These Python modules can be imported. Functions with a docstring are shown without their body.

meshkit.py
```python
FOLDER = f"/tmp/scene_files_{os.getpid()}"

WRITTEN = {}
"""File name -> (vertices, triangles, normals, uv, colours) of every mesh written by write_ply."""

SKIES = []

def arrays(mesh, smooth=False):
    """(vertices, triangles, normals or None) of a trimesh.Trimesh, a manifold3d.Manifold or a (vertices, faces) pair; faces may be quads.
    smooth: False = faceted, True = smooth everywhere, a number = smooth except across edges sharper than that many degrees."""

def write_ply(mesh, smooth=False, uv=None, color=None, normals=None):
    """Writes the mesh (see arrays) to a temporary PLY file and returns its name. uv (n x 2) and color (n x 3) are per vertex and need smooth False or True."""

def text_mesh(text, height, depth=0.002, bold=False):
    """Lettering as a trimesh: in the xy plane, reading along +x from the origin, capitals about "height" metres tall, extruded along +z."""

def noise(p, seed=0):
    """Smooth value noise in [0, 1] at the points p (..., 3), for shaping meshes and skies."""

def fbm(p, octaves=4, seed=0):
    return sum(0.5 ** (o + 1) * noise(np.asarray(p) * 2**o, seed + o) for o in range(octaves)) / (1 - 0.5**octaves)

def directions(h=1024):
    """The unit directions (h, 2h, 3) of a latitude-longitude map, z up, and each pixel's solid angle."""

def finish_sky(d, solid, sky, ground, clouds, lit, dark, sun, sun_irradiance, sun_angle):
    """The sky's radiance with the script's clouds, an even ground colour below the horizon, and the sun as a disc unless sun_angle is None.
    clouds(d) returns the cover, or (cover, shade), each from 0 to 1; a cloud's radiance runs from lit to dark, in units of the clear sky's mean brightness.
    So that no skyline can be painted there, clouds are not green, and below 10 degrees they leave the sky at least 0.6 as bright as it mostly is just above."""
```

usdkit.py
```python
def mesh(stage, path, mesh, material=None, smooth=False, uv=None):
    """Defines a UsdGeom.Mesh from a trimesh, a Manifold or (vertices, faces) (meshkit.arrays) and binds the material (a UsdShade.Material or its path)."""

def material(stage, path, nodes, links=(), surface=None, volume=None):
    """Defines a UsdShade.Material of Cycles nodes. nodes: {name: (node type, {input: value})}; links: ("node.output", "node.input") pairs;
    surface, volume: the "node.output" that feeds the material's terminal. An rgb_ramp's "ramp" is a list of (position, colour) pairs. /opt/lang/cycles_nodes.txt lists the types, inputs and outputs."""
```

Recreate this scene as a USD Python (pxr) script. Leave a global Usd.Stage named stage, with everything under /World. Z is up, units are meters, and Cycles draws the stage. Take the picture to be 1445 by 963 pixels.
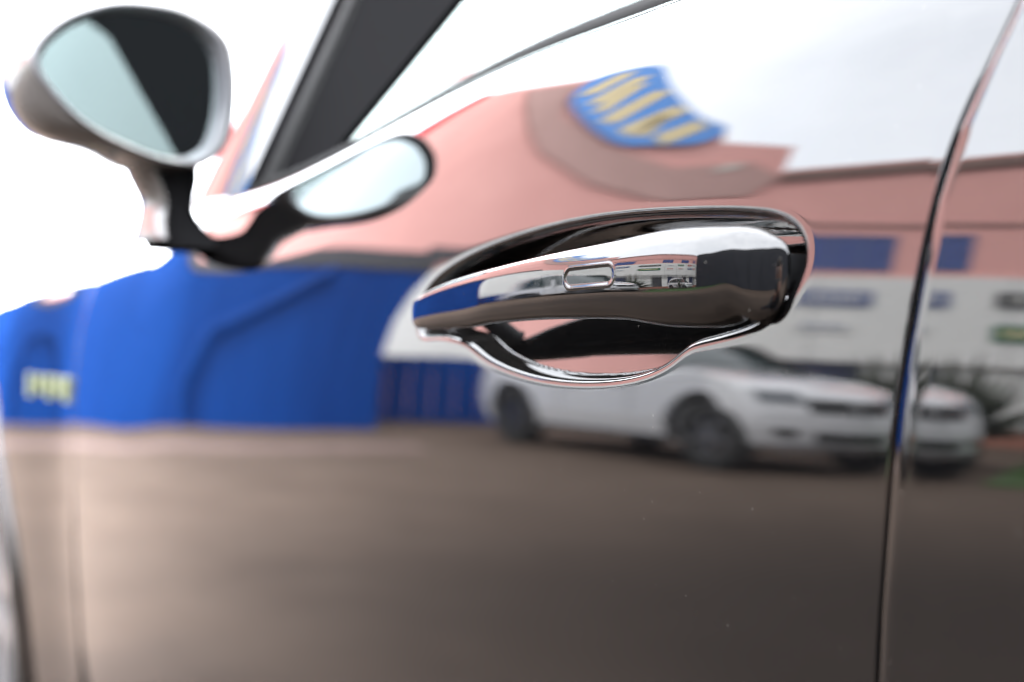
import math
import random

import manifold3d as m3
import numpy as np
import shapely
import trimesh
from pxr import Gf, Sdf, Usd, UsdGeom, UsdLux, UsdShade, Vt
from scipy.interpolate import PchipInterpolator, RectBivariateSpline
from scipy.ndimage import gaussian_filter
from shapely.geometry import Polygon

import meshkit
import usdkit

random.seed(4)
rng = np.random.default_rng(4)
stage = Usd.Stage.CreateInMemory()
UsdGeom.SetStageUpAxis(stage, UsdGeom.Tokens.z)
UsdGeom.SetStageMetersPerUnit(stage, 1.0)
W = UsdGeom.Xform.Define(stage, '/World')
stage.SetDefaultPrim(W.GetPrim())
UsdGeom.Scope.Define(stage, '/World/Looks')

# ---------------------------------------------------------------- camera
EYE = np.array([-.38, .272, .8])
PSI = math.radians(31)
FW = np.array([math.cos(PSI), -math.sin(PSI), 0])
RT = np.array([-math.sin(PSI), -math.cos(PSI), 0])
cam = UsdGeom.Camera.Define(stage, '/World/camera')
cam.CreateHorizontalApertureAttr(36.0)
cam.CreateVerticalApertureAttr(36.0 * 682 / 1024)
cam.CreateFocalLengthAttr(36.0 * 1700 / 1445)
cam.CreateClippingRangeAttr(Gf.Vec2f(.02, 500))
cam.CreateFStopAttr(4.8)
cam.CreateFocusDistanceAttr(.455)
cam.CreateExposureAttr(4.1)
m = np.eye(4)
m[0, :3], m[1, :3], m[2, :3], m[3, :3] = RT, (0, 0, 1), -FW, EYE
cam.AddTransformOp().Set(Gf.Matrix4d(*m.ravel().tolist()))

# ---------------------------------------------------------------- sky and sun (pale overcast)
SUN_AZ, SUN_EL = math.radians(246), math.radians(52)
sun_dir = np.array([math.cos(SUN_EL) * math.cos(SUN_AZ), math.cos(SUN_EL) * math.sin(SUN_AZ), math.sin(SUN_EL)])
dome = UsdLux.DomeLight.Define(stage, '/World/sky')
sky = usdkit.material(stage, '/World/Looks/sky', {
    'sky': ('sky_texture', {'sky_type': 'single_scattering', 'sun_disc': False, 'sun_elevation': SUN_EL,
                            'sun_rotation': math.atan2(sun_dir[0], sun_dir[1]), 'air_density': 1.0, 'aerosol_density': 1.5}),
    'tc': ('texture_coordinate', {}),
    'cl': ('noise_texture', {'scale': 2.2, 'detail': 6.0, 'roughness': .55}),
    'cr': ('rgb_ramp', {'ramp': [(.30, (8.2, 8.5, 9.0)), (.70, (10.6, 10.8, 11.2))]}),
    'mx': ('mix', {'fac': .86}),
    'bg': ('background_shader', {'strength': .105})},
    [('tc.generated', 'cl.vector'), ('cl.fac', 'cr.fac'), ('sky.color', 'mx.color1'), ('cr.color', 'mx.color2'), ('mx.color', 'bg.color')],
    surface='bg.background')
UsdShade.MaterialBindingAPI.Apply(dome.GetPrim()).Bind(sky)
sun = UsdLux.DistantLight.Define(stage, '/World/sun')
sun.CreateNormalizeAttr(True)
sun.CreateIntensityAttr(.17)
sun.CreateAngleAttr(14)
sun.CreateColorAttr(Gf.Vec3f(1, .96, .90))
z_ax = Gf.Vec3d(*sun_dir.tolist())
sun.AddTransformOp().Set(Gf.Matrix4d(Gf.Rotation(Gf.Vec3d(0, 0, 1), z_ax), Gf.Vec3d(0, 0, 0)))

# ---------------------------------------------------------------- helpers
USED = {}


def free(parent, name):
    key = f'{parent}/{name}'
    k = USED.get(key, 0)
    USED[key] = k + 1
    return key if k == 0 else f'{key}_{k:03d}'


def tag(o, label=None, cat=None, group=None, kind=None):
    p = o.GetPrim() if hasattr(o, 'GetPrim') else o
    for k, v in (('label', label), ('category', cat), ('group', group), ('kind', kind)):
        if v:
            p.SetCustomDataByKey(k, v)
    return p


def thing(name, label, cat, loc=(0, 0, 0), rotz=0, group=None, scale=1):
    x = UsdGeom.Xform.Define(stage, free('/World', name))
    x.AddTranslateOp().Set(Gf.Vec3d(*map(float, loc)))
    x.AddRotateZOp().Set(math.degrees(rotz))
    if scale != 1:
        x.AddScaleOp().Set(Gf.Vec3f(scale, scale, scale))
    return tag(x, label, cat, group)


def path_of(parent):
    return '/World' if parent is None else str((parent.GetPrim() if hasattr(parent, 'GetPrim') else parent).GetPath())


def obj(name, mesh, mat, parent=None, smooth=False, label=None):
    o = usdkit.mesh(stage, free(path_of(parent), name), mesh, mat, smooth=smooth)
    if label:
        tag(o, label)
    return o.GetPrim()


def grid_obj(name, pts, nrm, mat, parent, keep=None, flip=False, label=None):
    """A mesh from a (rows, columns, 3) grid of points with their own normals; keep: (rows-1, columns-1) mask of cells."""
    R, C = pts.shape[:2]
    i = np.arange(R * C).reshape(R, C)
    q = np.stack([i[:-1, :-1], i[:-1, 1:], i[1:, 1:], i[1:, :-1]], -1)
    q = q.reshape(-1, 4) if keep is None else q[keep]
    if flip:
        q = q[:, ::-1]
    used = np.unique(q)
    new = np.zeros(R * C, int)
    new[used] = np.arange(len(used))
    q = new[q]
    me = UsdGeom.Mesh.Define(stage, free(path_of(parent), name))
    me.CreatePointsAttr(Vt.Vec3fArray.FromNumpy(pts.reshape(-1, 3)[used].astype(np.float32)))
    me.CreateFaceVertexCountsAttr(Vt.IntArray.FromNumpy(np.full(len(q) * 2, 3, np.int32)))
    me.CreateFaceVertexIndicesAttr(Vt.IntArray.FromNumpy(np.vstack([q[:, [0, 1, 2]], q[:, [0, 2, 3]]]).astype(np.int32).ravel()))
    me.CreateSubdivisionSchemeAttr('none')
    me.CreateNormalsAttr(Vt.Vec3fArray.FromNumpy(nrm.reshape(-1, 3)[used].astype(np.float32)))
    me.SetNormalsInterpolation('vertex')
    UsdShade.MaterialBindingAPI.Apply(me.GetPrim()).Bind(mat)
    if label:
        tag(me, label)
    return me.GetPrim()


def bx(x0, x1, y0, y1, z0, z1):
    b = trimesh.creation.box((x1 - x0, y1 - y0, z1 - z0))
    b.apply_translation(((x0 + x1) / 2, (y0 + y1) / 2, (z0 + z1) / 2))
    return b


def rbox(x0, x1, y0, y1, z0, z1, r=.01):
    s = m3.Manifold.sphere(r, 12)
    pts = [s.translate((x, y, z)) for x in (x0 + r, x1 - r) for y in (y0 + r, y1 - r) for z in (z0 + r, z1 - r)]
    return m3.Manifold.batch_hull(pts)


def cat(ms):
    return trimesh.util.concatenate(ms)


def tri(man):
    k = man.to_mesh()
    return trimesh.Trimesh(k.vert_properties[:, :3], k.tri_verts, process=False)


def prism(poly, d0, d1):
    """Polygon in (a, b) extruded along the third axis from d0 to d1; returns points ordered (a, d, b): a along x, d along y, b along z."""
    g = poly if isinstance(poly, Polygon) else Polygon(poly)
    g = shapely.geometry.polygon.orient(g.buffer(0))
    t = trimesh.creation.extrude_polygon(g, abs(d1 - d0), engine='earcut')
    v = t.vertices.copy()
    out = trimesh.Trimesh(np.stack([v[:, 0], min(d0, d1) + (abs(d1 - d0) - v[:, 2]), v[:, 1]], 1), t.faces, process=False)
    if out.volume < 0:
        out.invert()
    return out


def loft(rings, cap=True):
    """Closed skin over equal-length rings of points."""
    r = np.array(rings, float)
    R, n = r.shape[:2]
    v = r.reshape(-1, 3)
    f = []
    for a in range(R - 1):
        for b in range(n):
            c = (b + 1) % n
            f += [(a * n + b, a * n + c, (a + 1) * n + c), (a * n + b, (a + 1) * n + c, (a + 1) * n + b)]
    v = list(v)
    if cap:
        for a, rev in ((0, True), (R - 1, False)):
            k = len(v)
            v.append(r[a].mean(0))
            for b in range(n):
                c = (b + 1) % n
                f.append((k, a * n + c, a * n + b) if rev else (k, a * n + b, a * n + c))
    t = trimesh.Trimesh(np.array(v), np.array(f), process=False)
    if cap and t.volume < 0:
        t.invert()
    return t


def tube(path, r, n=10):
    p = np.array(path, float)
    rr = np.full(len(p), r) if np.isscalar(r) else np.array(r)
    t = np.gradient(p, axis=0)
    t /= np.linalg.norm(t, axis=1, keepdims=True)
    up = np.array([0, 0, 1.]) if abs(t[:, 2]).max() < .9 else np.array([.3, 1., .1])
    rings = []
    for q, d, k in zip(p, t, rr):
        a = np.cross(d, up); a /= np.linalg.norm(a)
        b = np.cross(a, d)
        w = np.linspace(0, 2 * np.pi, n, endpoint=False)
        rings.append(q + k * (np.cos(w)[:, None] * a + np.sin(w)[:, None] * b))
    return loft(rings)


def resample(pts, n, closed=True, smooth=0):
    p = np.array(pts, float)
    if closed:
        p = np.vstack([p, p[:1]])
    d = np.concatenate([[0], np.cumsum(np.linalg.norm(np.diff(p, axis=0), axis=1))])
    s = np.linspace(0, d[-1], n, endpoint=not closed)
    if closed and len(pts) > 3:
        from scipy.interpolate import CubicSpline
        return CubicSpline(d, p, bc_type='periodic')(s)
    return np.stack([np.interp(s, d, p[:, k]) for k in range(p.shape[1])], 1)


class Wall:
    """A vertical plane facing the car at distance D along azimuth az (degrees): local (along, out towards the car, up)."""

    def __init__(self, az, D):
        a = math.radians(az)
        self.N, self.T, self.D = np.array([math.cos(a), math.sin(a), 0]), np.array([-math.sin(a), math.cos(a), 0]), D

    def __call__(self, mesh):
        mesh = mesh.copy()
        v = mesh.vertices
        mesh.vertices = self.N * (self.D - v[:, 1:2]) + self.T * v[:, :1] + np.array([0, 0, 1.]) * v[:, 2:3]
        return mesh

    def at(self, s, o=0, z=0):
        return self.N * (self.D - o) + self.T * s + np.array([0, 0, z])

    rot = property(lambda self: math.atan2(self.T[1], self.T[0]))


# ---------------------------------------------------------------- materials
def simple(name, color, rough=.6, **kw):
    return usdkit.material(stage, f'/World/Looks/{name}', {'p': ('principled_bsdf', {'base_color': color, 'roughness': rough, **kw})}, surface='p.BSDF')


def mottled(name, c0, c1, scale, rough=.8, detail=5., stretch=(1, 1, 1), bump=0., **kw):
    n = {'g': ('geometry', {}), 'm': ('mapping', {'scale': stretch}), 'n': ('noise_texture', {'scale': scale, 'detail': detail, 'roughness': .6}),
         'r': ('rgb_ramp', {'ramp': [(.28, c0), (.72, c1)]}), 'p': ('principled_bsdf', {'roughness': rough, **kw})}
    l = [('g.position', 'm.vector'), ('m.vector', 'n.vector'), ('n.fac', 'r.fac'), ('r.color', 'p.base_color')]
    if bump:
        n['b'] = ('bump', {'strength': bump, 'distance': .02})
        l += [('n.fac', 'b.height'), ('b.normal', 'p.normal')]
    return usdkit.material(stage, f'/World/Looks/{name}', n, l, surface='p.BSDF')


def paint_material(name, ior, peel, dust, rough=.012, top_dust=0., film=0.):
    """Black lacquer: faint orange peel, fine road dust that lies thicker on upward faces."""
    n = {'g': ('geometry', {}),
         'n1': ('noise_texture', {'scale': 55., 'detail': 2.}),
         'n2': ('noise_texture', {'scale': 9., 'detail': 2.}),
         'mm': ('math', {'math_type': 'multiply_add', 'value2': .25}),
         'b': ('bump', {'strength': peel, 'distance': .004}),
         'v': ('voronoi_texture', {'scale': 420., 'randomness': 1.}),
         'lt': ('math', {'math_type': 'less_than', 'value2': .17}),
         'vw': ('separate_xyz', {}), 'sel': ('separate_color', {}),
         'rare': ('math', {'math_type': 'greater_than', 'value2': 1 - dust}),
         'sp': ('math', {'math_type': 'multiply'}),
         'sx': ('separate_xyz', {}),
         'up': ('map_range', {'value': 0., 'from_min': .12, 'from_max': .95, 'to_min': film, 'to_max': film + top_dust, 'clamp': True}),
         'dn': ('noise_texture', {'scale': 900., 'detail': 4., 'roughness': .7}),
         'dr': ('map_range', {'from_min': .42, 'from_max': .68, 'to_min': .15, 'to_max': 1.3, 'clamp': True}),
         'td': ('math', {'math_type': 'multiply'}),
         'sp2': ('math', {'math_type': 'multiply', 'value2': .035}),
         'sum': ('math', {'math_type': 'add'}),
         'cc': ('mix', {'color1': (.0003, .0003, .00035), 'color2': (.42, .38, .34)}),
         'ro': ('map_range', {'from_min': .35, 'from_max': .75, 'to_min': rough * .5, 'to_max': rough * 2.6, 'clamp': True}),
         'n3': ('noise_texture', {'scale': 34., 'detail': 7., 'roughness': .7, 'distortion': .6}),
         'p': ('principled_bsdf', {'ior': ior})}
    l = [('g.position', 'n3.vector'), ('n3.fac', 'ro.value'), ('ro.result', 'p.roughness'), ('g.position', 'n1.vector'), ('g.position', 'n2.vector'), ('g.position', 'v.vector'), ('g.position', 'dn.vector'),
         ('n1.fac', 'mm.value1'), ('n2.fac', 'mm.value3'), ('mm.value', 'b.height'), ('b.normal', 'p.normal'),
         ('v.distance', 'lt.value1'), ('v.color', 'sel.color'), ('sel.r', 'rare.value1'), ('lt.value', 'sp.value1'), ('rare.value', 'sp.value2'),
         ('g.normal', 'sx.vector'), ('sx.z', 'up.value'), ('dn.fac', 'dr.value'), ('dr.result', 'td.value1'), ('up.result', 'td.value2'),
         ('sp.value', 'sp2.value1'), ('sp2.value', 'sum.value1'), ('td.value', 'sum.value2'), ('sum.value', 'cc.fac'), ('cc.color', 'p.base_color')]
    n.pop('vw')
    return usdkit.material(stage, f'/World/Looks/{name}', n, l, surface='p.BSDF')


M = {}
M['paint'] = paint_material('black_lacquer', 1.56, .0045, .02, film=.0009, top_dust=.007)
M['handle'] = paint_material('black_handle_lacquer', 1.56, .002, .03, film=.0006, top_dust=.03)
M['satin'] = simple('satin_black_trim', (.010, .010, .011), .6, specular_ior_level=.25)
M['cap'] = simple('warm_grey_mirror_cap', (.045, .042, .040), .12, ior=1.6)
M['bezel'] = simple('silver_grey_bezel', (.055, .056, .06), .3)
M['seal'] = usdkit.material(stage, '/World/Looks/matte_black_seal', {'d': ('diffuse_bsdf', {'color': (.006, .006, .0063)})}, surface='d.BSDF')
M['trim'] = usdkit.material(stage, '/World/Looks/grey_window_trim', {'d': ('diffuse_bsdf', {'color': (.028, .028, .028)})}, surface='d.BSDF')
M['rubber'] = mottled('black_rubber', (.012, .012, .012), (.02, .02, .019), 30., .7)
M['lining'] = simple('dark_cabin_lining', (.01, .01, .011), .9)
M['rim'] = simple('grey_wheel_alloy', (.28, .28, .29), .35, metallic=1.)
M['mirror'] = simple('mirror_silver', (.33, .375, .38), .01, metallic=1.)
M['chrome'] = simple('bright_plated_plastic', (.45, .45, .46), .12, metallic=1.)
M['pane'] = usdkit.material(stage, '/World/Looks/tinted_pane', {'t': ('transparent_bsdf', {'color': (.55, .68, .62)}), 'g': ('glossy_bsdf', {'color': (.85, .95, .91), 'roughness': .004}),
                            'f': ('fresnel', {'IOR': 1.52}), 'm': ('mix_closure', {})}, [('f.fac', 'm.fac'), ('t.BSDF', 'm.closure1'), ('g.BSDF', 'm.closure2')], surface='m.closure')
M['badge'] = simple('pale_yellow_badge', (.07, .078, .03), .4)
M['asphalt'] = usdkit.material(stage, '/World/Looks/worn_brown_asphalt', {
    'g': ('geometry', {}), 'n': ('noise_texture', {'scale': 1.3, 'detail': 8., 'roughness': .62}), 'n2': ('noise_texture', {'scale': .55, 'detail': 3.}),
    'n3': ('noise_texture', {'scale': 160., 'detail': 2.}),
    'r': ('rgb_ramp', {'ramp': [(.28, (.070, .050, .038)), (.72, (.102, .075, .058))]}),
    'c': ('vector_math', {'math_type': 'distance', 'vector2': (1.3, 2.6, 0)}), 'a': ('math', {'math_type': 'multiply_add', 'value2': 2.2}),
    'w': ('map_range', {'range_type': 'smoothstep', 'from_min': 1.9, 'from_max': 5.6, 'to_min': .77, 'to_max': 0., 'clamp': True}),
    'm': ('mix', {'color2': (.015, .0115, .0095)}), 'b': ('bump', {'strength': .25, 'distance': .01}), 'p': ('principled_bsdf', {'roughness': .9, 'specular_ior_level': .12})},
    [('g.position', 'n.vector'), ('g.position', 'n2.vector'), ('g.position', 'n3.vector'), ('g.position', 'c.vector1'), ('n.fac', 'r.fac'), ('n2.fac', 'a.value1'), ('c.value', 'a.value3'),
     ('a.value', 'w.value'), ('w.result', 'm.fac'), ('r.color', 'm.color1'), ('m.color', 'p.base_color'), ('n3.fac', 'b.height'), ('b.normal', 'p.normal')], surface='p.BSDF')   # base colour darkens towards the middle of a large soft patch beside the car
M['paver'] = mottled('red_brown_paving', (.10, .062, .05), (.15, .10, .085), 3., .8)
M['pink'] = mottled('salmon_render', (.62, .315, .285), (.69, .365, .33), .55, .85)
M['pink_dark'] = mottled('dusky_salmon_render', (.40, .25, .225), (.45, .285, .26), .8, .85)
M['coping'] = mottled('brown_coping', (.15, .09, .08), (.2, .13, .11), 2., .8)
M['white'] = mottled('white_cladding', (.60, .60, .58), (.68, .68, .66), .7, .6)
M['white_frame'] = simple('white_window_frame', (.7, .7, .7), .5)
M['blue'] = mottled('blue_sheet_metal', (.0003, .024, .135), (.0006, .036, .185), .9, .5, stretch=(1, 1, .15), specular_ior_level=.12)
M['blue_dark'] = mottled('dark_blue_sheet', (.0003, .020, .112), (.0005, .029, .15), 1.2, .5, specular_ior_level=.12)
M['blue_black'] = mottled('near_black_cladding', (.008, .010, .016), (.013, .016, .024), 1.5, .6)
M['navy'] = mottled('navy_shutter', (.012, .018, .05), (.022, .03, .075), 2., .5)
M['blue_pane'] = mottled('blue_window_film', (.025, .045, .17), (.04, .07, .23), 3., .25)
M['sign_blue'] = simple('bright_blue_board', (.09, .27, .66), .4)
M['sign_yellow'] = simple('ochre_lettering', (.66, .55, .32), .5)
M['brick'] = usdkit.material(stage, '/World/Looks/red_brickwork', {'g': ('geometry', {}), 'mp': ('mapping', {'rotation': (math.pi / 2, 0, 0)}),
                             'b': ('brick_texture', {'color1': (.22, .075, .05), 'color2': (.28, .10, .065), 'mortar': (.3, .25, .2), 'scale': 4., 'mortar_size': .012}),
                             'p': ('principled_bsdf', {'roughness': .85})}, [('g.position', 'mp.vector'), ('mp.vector', 'b.vector'), ('b.color', 'p.base_color')], surface='p.BSDF')
M['dark_pane'] = simple('dark_window_pane', (.02, .025, .03), .05)
M['grass'] = mottled('grass_blades', (.035, .085, .015), (.06, .13, .025), 4., .7)
M['spike'] = mottled('grey_green_leaf', (.035, .045, .03), (.07, .08, .055), 6., .5)
M['suv_white'] = simple('white_car_paint', (.50, .505, .515), .25, coat_weight=1., coat_roughness=.03)
M['car_dark'] = simple('black_car_plastic', (.012, .012, .013), .5)
M['car_glass'] = simple('dark_car_glass', (.012, .018, .018), .04)
M['lamp'] = simple('headlamp_lens', (.12, .13, .14), .1)
M['jacket'] = mottled('black_jacket_cloth', (.006, .006, .007), (.012, .012, .014), 20., .9)
M['skin'] = simple('skin', (.24, .12, .08), .5)
M['hair'] = simple('dark_hair', (.02, .015, .012), .6)
M['jeans'] = mottled('dark_denim', (.010, .014, .024), (.018, .024, .04), 60., .9)
M['shoe'] = simple('dark_shoe', (.02, .02, .02), .6)
M['red'] = simple('red_board', (.42, .05, .04), .5)
M['red_gloss'] = simple('bright_red_fascia', (.55, .03, .035), .4)
M['green'] = simple('green_board', (.02, .12, .06), .5)
M['charcoal'] = simple('charcoal_board', (.03, .03, .035), .5)
M['slate'] = simple('slate_blue_board', (.07, .10, .22), .5)
M['pale'] = simple('pale_lettering', (.55, .55, .5), .6)
M['steel'] = simple('galvanised_steel', (.3, .3, .31), .45, metallic=.6)

# ---------------------------------------------------------------- car body surface (x forward, y out of its left side, z up)
CT = .943
ZK = [.10, .30, .50, .66, .755, .793, .845, .89, .915, .926, .935, .940, .943]
TK = [-.16, -.10, -.05, -.012, .014, .05, .11, .20, .34, .52, .85, 1.20, 1.42]      # tilt of the door skin against height
_z = np.linspace(.1, CT, 4001)
_t = PchipInterpolator(ZK, TK)(_z)
_y = np.concatenate([[0], np.cumsum(-np.tan((_t[1:] + _t[:-1]) / 2) * np.diff(_z))])
prof = PchipInterpolator(_z, _y - np.interp(.82, _z, _y))


def sm(a, b, x):
    t = np.clip((np.asarray(x, float) - a) / (b - a), 0, 1)
    return t * t * (3 - 2 * t)


def zshift(x):
    return -.022 * sm(.08, .50, x) - .034 * sm(.58, .84, x) - .018 * sm(.95, 1.9, x)


def plan(x):
    x = np.asarray(x, float)
    front = -(x - .3) ** 2 / 28 + .05 * sm(1.15, 1.62, x) + .03 * sm(1.45, 2.1, x)
    rear = -(.445 ** 2) / 28 - (x + .145) ** 2 / 24
    return np.where(x < -.145, rear, front)


def tuck(x, c):
    """The flank draws in under the shoulder below the mirror."""
    return .0032 * sm(.868, .918, c) * sm(.06, .36, x) * (1 - .7 * sm(.55, .85, x))


def body(x, c):
    """Point of the skin at length x and section height c."""
    return np.stack([x + 0 * c, prof(np.clip(c, .1, CT)) + plan(x) - tuck(x, c), c + zshift(x) * sm(.45, .86, c)], -1)


def section(x, z):
    c = np.asarray(z, float)
    for _ in range(12):
        c = z - zshift(x) * sm(.45, .86, c)
    return c


def S(x, z):
    c = np.clip(section(x, z), .1, CT)
    return prof(c) + plan(x) - tuck(x, c)
# ---------------------------------------------------------------- end of the surface



# ---------------------------------------------------------------- the black car
car = thing('black_car', 'glossy black car filling the frame, pull handle and side mirror in view', 'car')
CUP = [[0.1627, 0.8069], [0.1622, 0.8148], [0.1545, 0.8245], [0.1393, 0.8316], [0.1127, 0.8383], [0.0748, 0.8437], [0.0368, 0.8466], [0.0028, 0.847], [-0.0276, 0.8457], [-0.0548, 0.8436], [-0.0761, 0.841], [-0.0879, 0.8379], [-0.0943, 0.8332], [-0.0964, 0.8272], [-0.0942, 0.8204], [-0.0884, 0.8137], [-0.0797, 0.8083], [-0.0674, 0.8047], [-0.0532, 0.8021], [-0.0432, 0.7996], [-0.0357, 0.7953], [-0.0246, 0.7907], [-0.0099, 0.7875], [0.0104, 0.7856], [0.0351, 0.7853], [0.0595, 0.7871], [0.0832, 0.791], [0.1005, 0.7959], [0.1127, 0.8005], [0.1267, 0.8029], [0.147, 0.804]]
GAP = [[-0.173, 0.9043], [-0.1683, 0.8935], [-0.1642, 0.8845], [-0.1596, 0.8748], [-0.1551, 0.8647], [-0.1512, 0.8542], [-0.1481, 0.8432], [-0.1455, 0.8318], [-0.1434, 0.8201], [-0.1414, 0.8085], [-0.1395, 0.7962], [-0.1367, 0.7755], [-0.1338, 0.7442], [-0.1305, 0.6992]]
g = np.array(GAP)[::-1]
_gp = PchipInterpolator(np.concatenate([[.1, .4], g[:, 1], [.96]]), np.concatenate([[-.118, -.125], g[:, 0], [-.186]]))


def xgap(c):
    return _gp(np.clip(c, .1, .96))


# signed distance to the rim of the handle recess, on a fine grid
rim = resample(CUP, 400)
rim_poly = Polygon(rim)
gx, gz = np.linspace(-.14, .21, 467), np.linspace(.755, .885, 174)
GX, GZ = np.meshgrid(gx, gz, indexing='ij')
pts = shapely.points(GX.ravel(), GZ.ravel())
sd = shapely.distance(pts, rim_poly.exterior) * np.where(shapely.contains(rim_poly, pts), 1, -1)
SD = RectBivariateSpline(gx, gz, gaussian_filter(sd.reshape(GX.shape), 1.6))


def cup_sd(x, z):
    inside = (x > gx[0]) & (x < gx[-1]) & (z > gz[0]) & (z < gz[-1])
    return np.where(inside, SD.ev(np.clip(x, gx[0], gx[-1]), np.clip(z, gz[0], gz[-1])), -.05)


def cup_depth(x, z):
    d = cup_sd(x, z)
    w = .0009
    wall = 12. * w * np.logaddexp(0, (d - .0006) / w)
    lean = .17 + 1.2 * np.clip(x - .03, 0, .06)
    back = .0105 + lean * np.clip(z - .786, -.01, .035) + .012 * sm(.812, .835, z)
    k = .0007
    q = -k * (np.logaddexp(-wall / k, -back / k) - np.logaddexp(0, -back / k))
    return np.where(d < -.02, 0, q)


def skin(u, c, shear):
    x = u + (xgap(c) + .14) * shear(u)
    p = body(x, c)
    p[..., 1] -= cup_depth(p[..., 0], p[..., 2])
    return p


def skin_normal(u, c, shear):
    e = 1.5e-5
    du = skin(u + e, c, shear) - skin(u - e, c, shear)
    dc = skin(u, np.minimum(c + e, CT), shear) - skin(u, c - e, shear)
    n = np.cross(dc, du)
    return n / np.linalg.norm(n, axis=-1, keepdims=True)


def folded(us, cs, shear, lo=None, hi=None):
    """Skin grid whose first (lo) or last (hi) edge rolls inwards with that radius and returns 18 mm into the body."""
    U, C = np.meshgrid(us, cs)
    P, N = skin(U, C, shear), skin_normal(U, C, shear)
    for edge, r, k, e in (('lo', lo, 0, -1.), ('hi', hi, -1, 1.)):
        if not r:
            continue
        r, ry = r if isinstance(r, tuple) else (r, r)
        base, n0 = P[:, k], N[:, k]
        ex = np.array([e, 0, 0]) - n0 * (n0[:, :1] * e)
        ex /= np.linalg.norm(ex, axis=1, keepdims=True)
        cols, nrm = [], []
        for t in np.linspace(0, np.pi / 2, 17)[1:]:
            cols.append(base + ex * r * np.sin(t) - n0 * ry * (1 - np.cos(t)))
            q = n0 * np.cos(t) / ry + ex * np.sin(t) / r
            nrm.append(q / np.linalg.norm(q, axis=1, keepdims=True))
        cols.append(cols[-1] - n0 * .018)
        nrm.append(nrm[-1])
        cols, nrm = np.stack(cols, 1), np.stack(nrm, 1)
        if edge == 'lo':
            P, N = np.concatenate([cols[:, ::-1], P], 1), np.concatenate([nrm[:, ::-1], N], 1)
        else:
            P, N = np.concatenate([P, cols], 1), np.concatenate([N, nrm], 1)
    return P, N


rows = np.unique(np.round(np.concatenate([np.arange(.12, .775, .012), np.arange(.775, .862, .00055), np.arange(.862, .925, .003), np.linspace(.925, .937, 9), np.linspace(.937, CT, 9)]), 5))
coarse = np.unique(np.round(np.concatenate([np.arange(.12, .9, .02), np.arange(.9, .925, .005), np.linspace(.925, .937, 9), np.linspace(.937, CT, 9)]), 5))
fshear = lambda u: 1 - sm(-.10, .30, u)
RF, RR = .0012, .0062
# front door
us = np.unique(np.round(np.concatenate([np.linspace(-.1397 + RF, -.112, 16), np.arange(-.112, .178, .00065), np.arange(.178, .40, .006), np.linspace(.40, 1.1275 - .003, 70)]), 5))
P, N = folded(us, rows, fshear, lo=RF, hi=.003)
sdv = cup_sd(P[..., 0], P[..., 2])
cell = (sdv[:-1, :-1] + sdv[1:, 1:] + sdv[1:, :-1] + sdv[:-1, 1:]) / 4
grid_obj('front_door', P, N, M['paint'], car, keep=cell < .0045, flip=True)
grid_obj('handle_recess', P, N, M['paint'], car, keep=cell >= .0045, flip=True)
# rear door
rshear = lambda u: sm(-.75, -.2, u)
us = np.unique(np.round(np.concatenate([np.linspace(-1.15, -.45, 40), np.linspace(-.45, -.1404 - RR, 60)]), 5))
P, N = folded(us, coarse, rshear, lo=.004, hi=(RR, .0021))
P[..., 1] += .0011
grid_obj('rear_door', P, N, M['paint'], car, flip=True)
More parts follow.
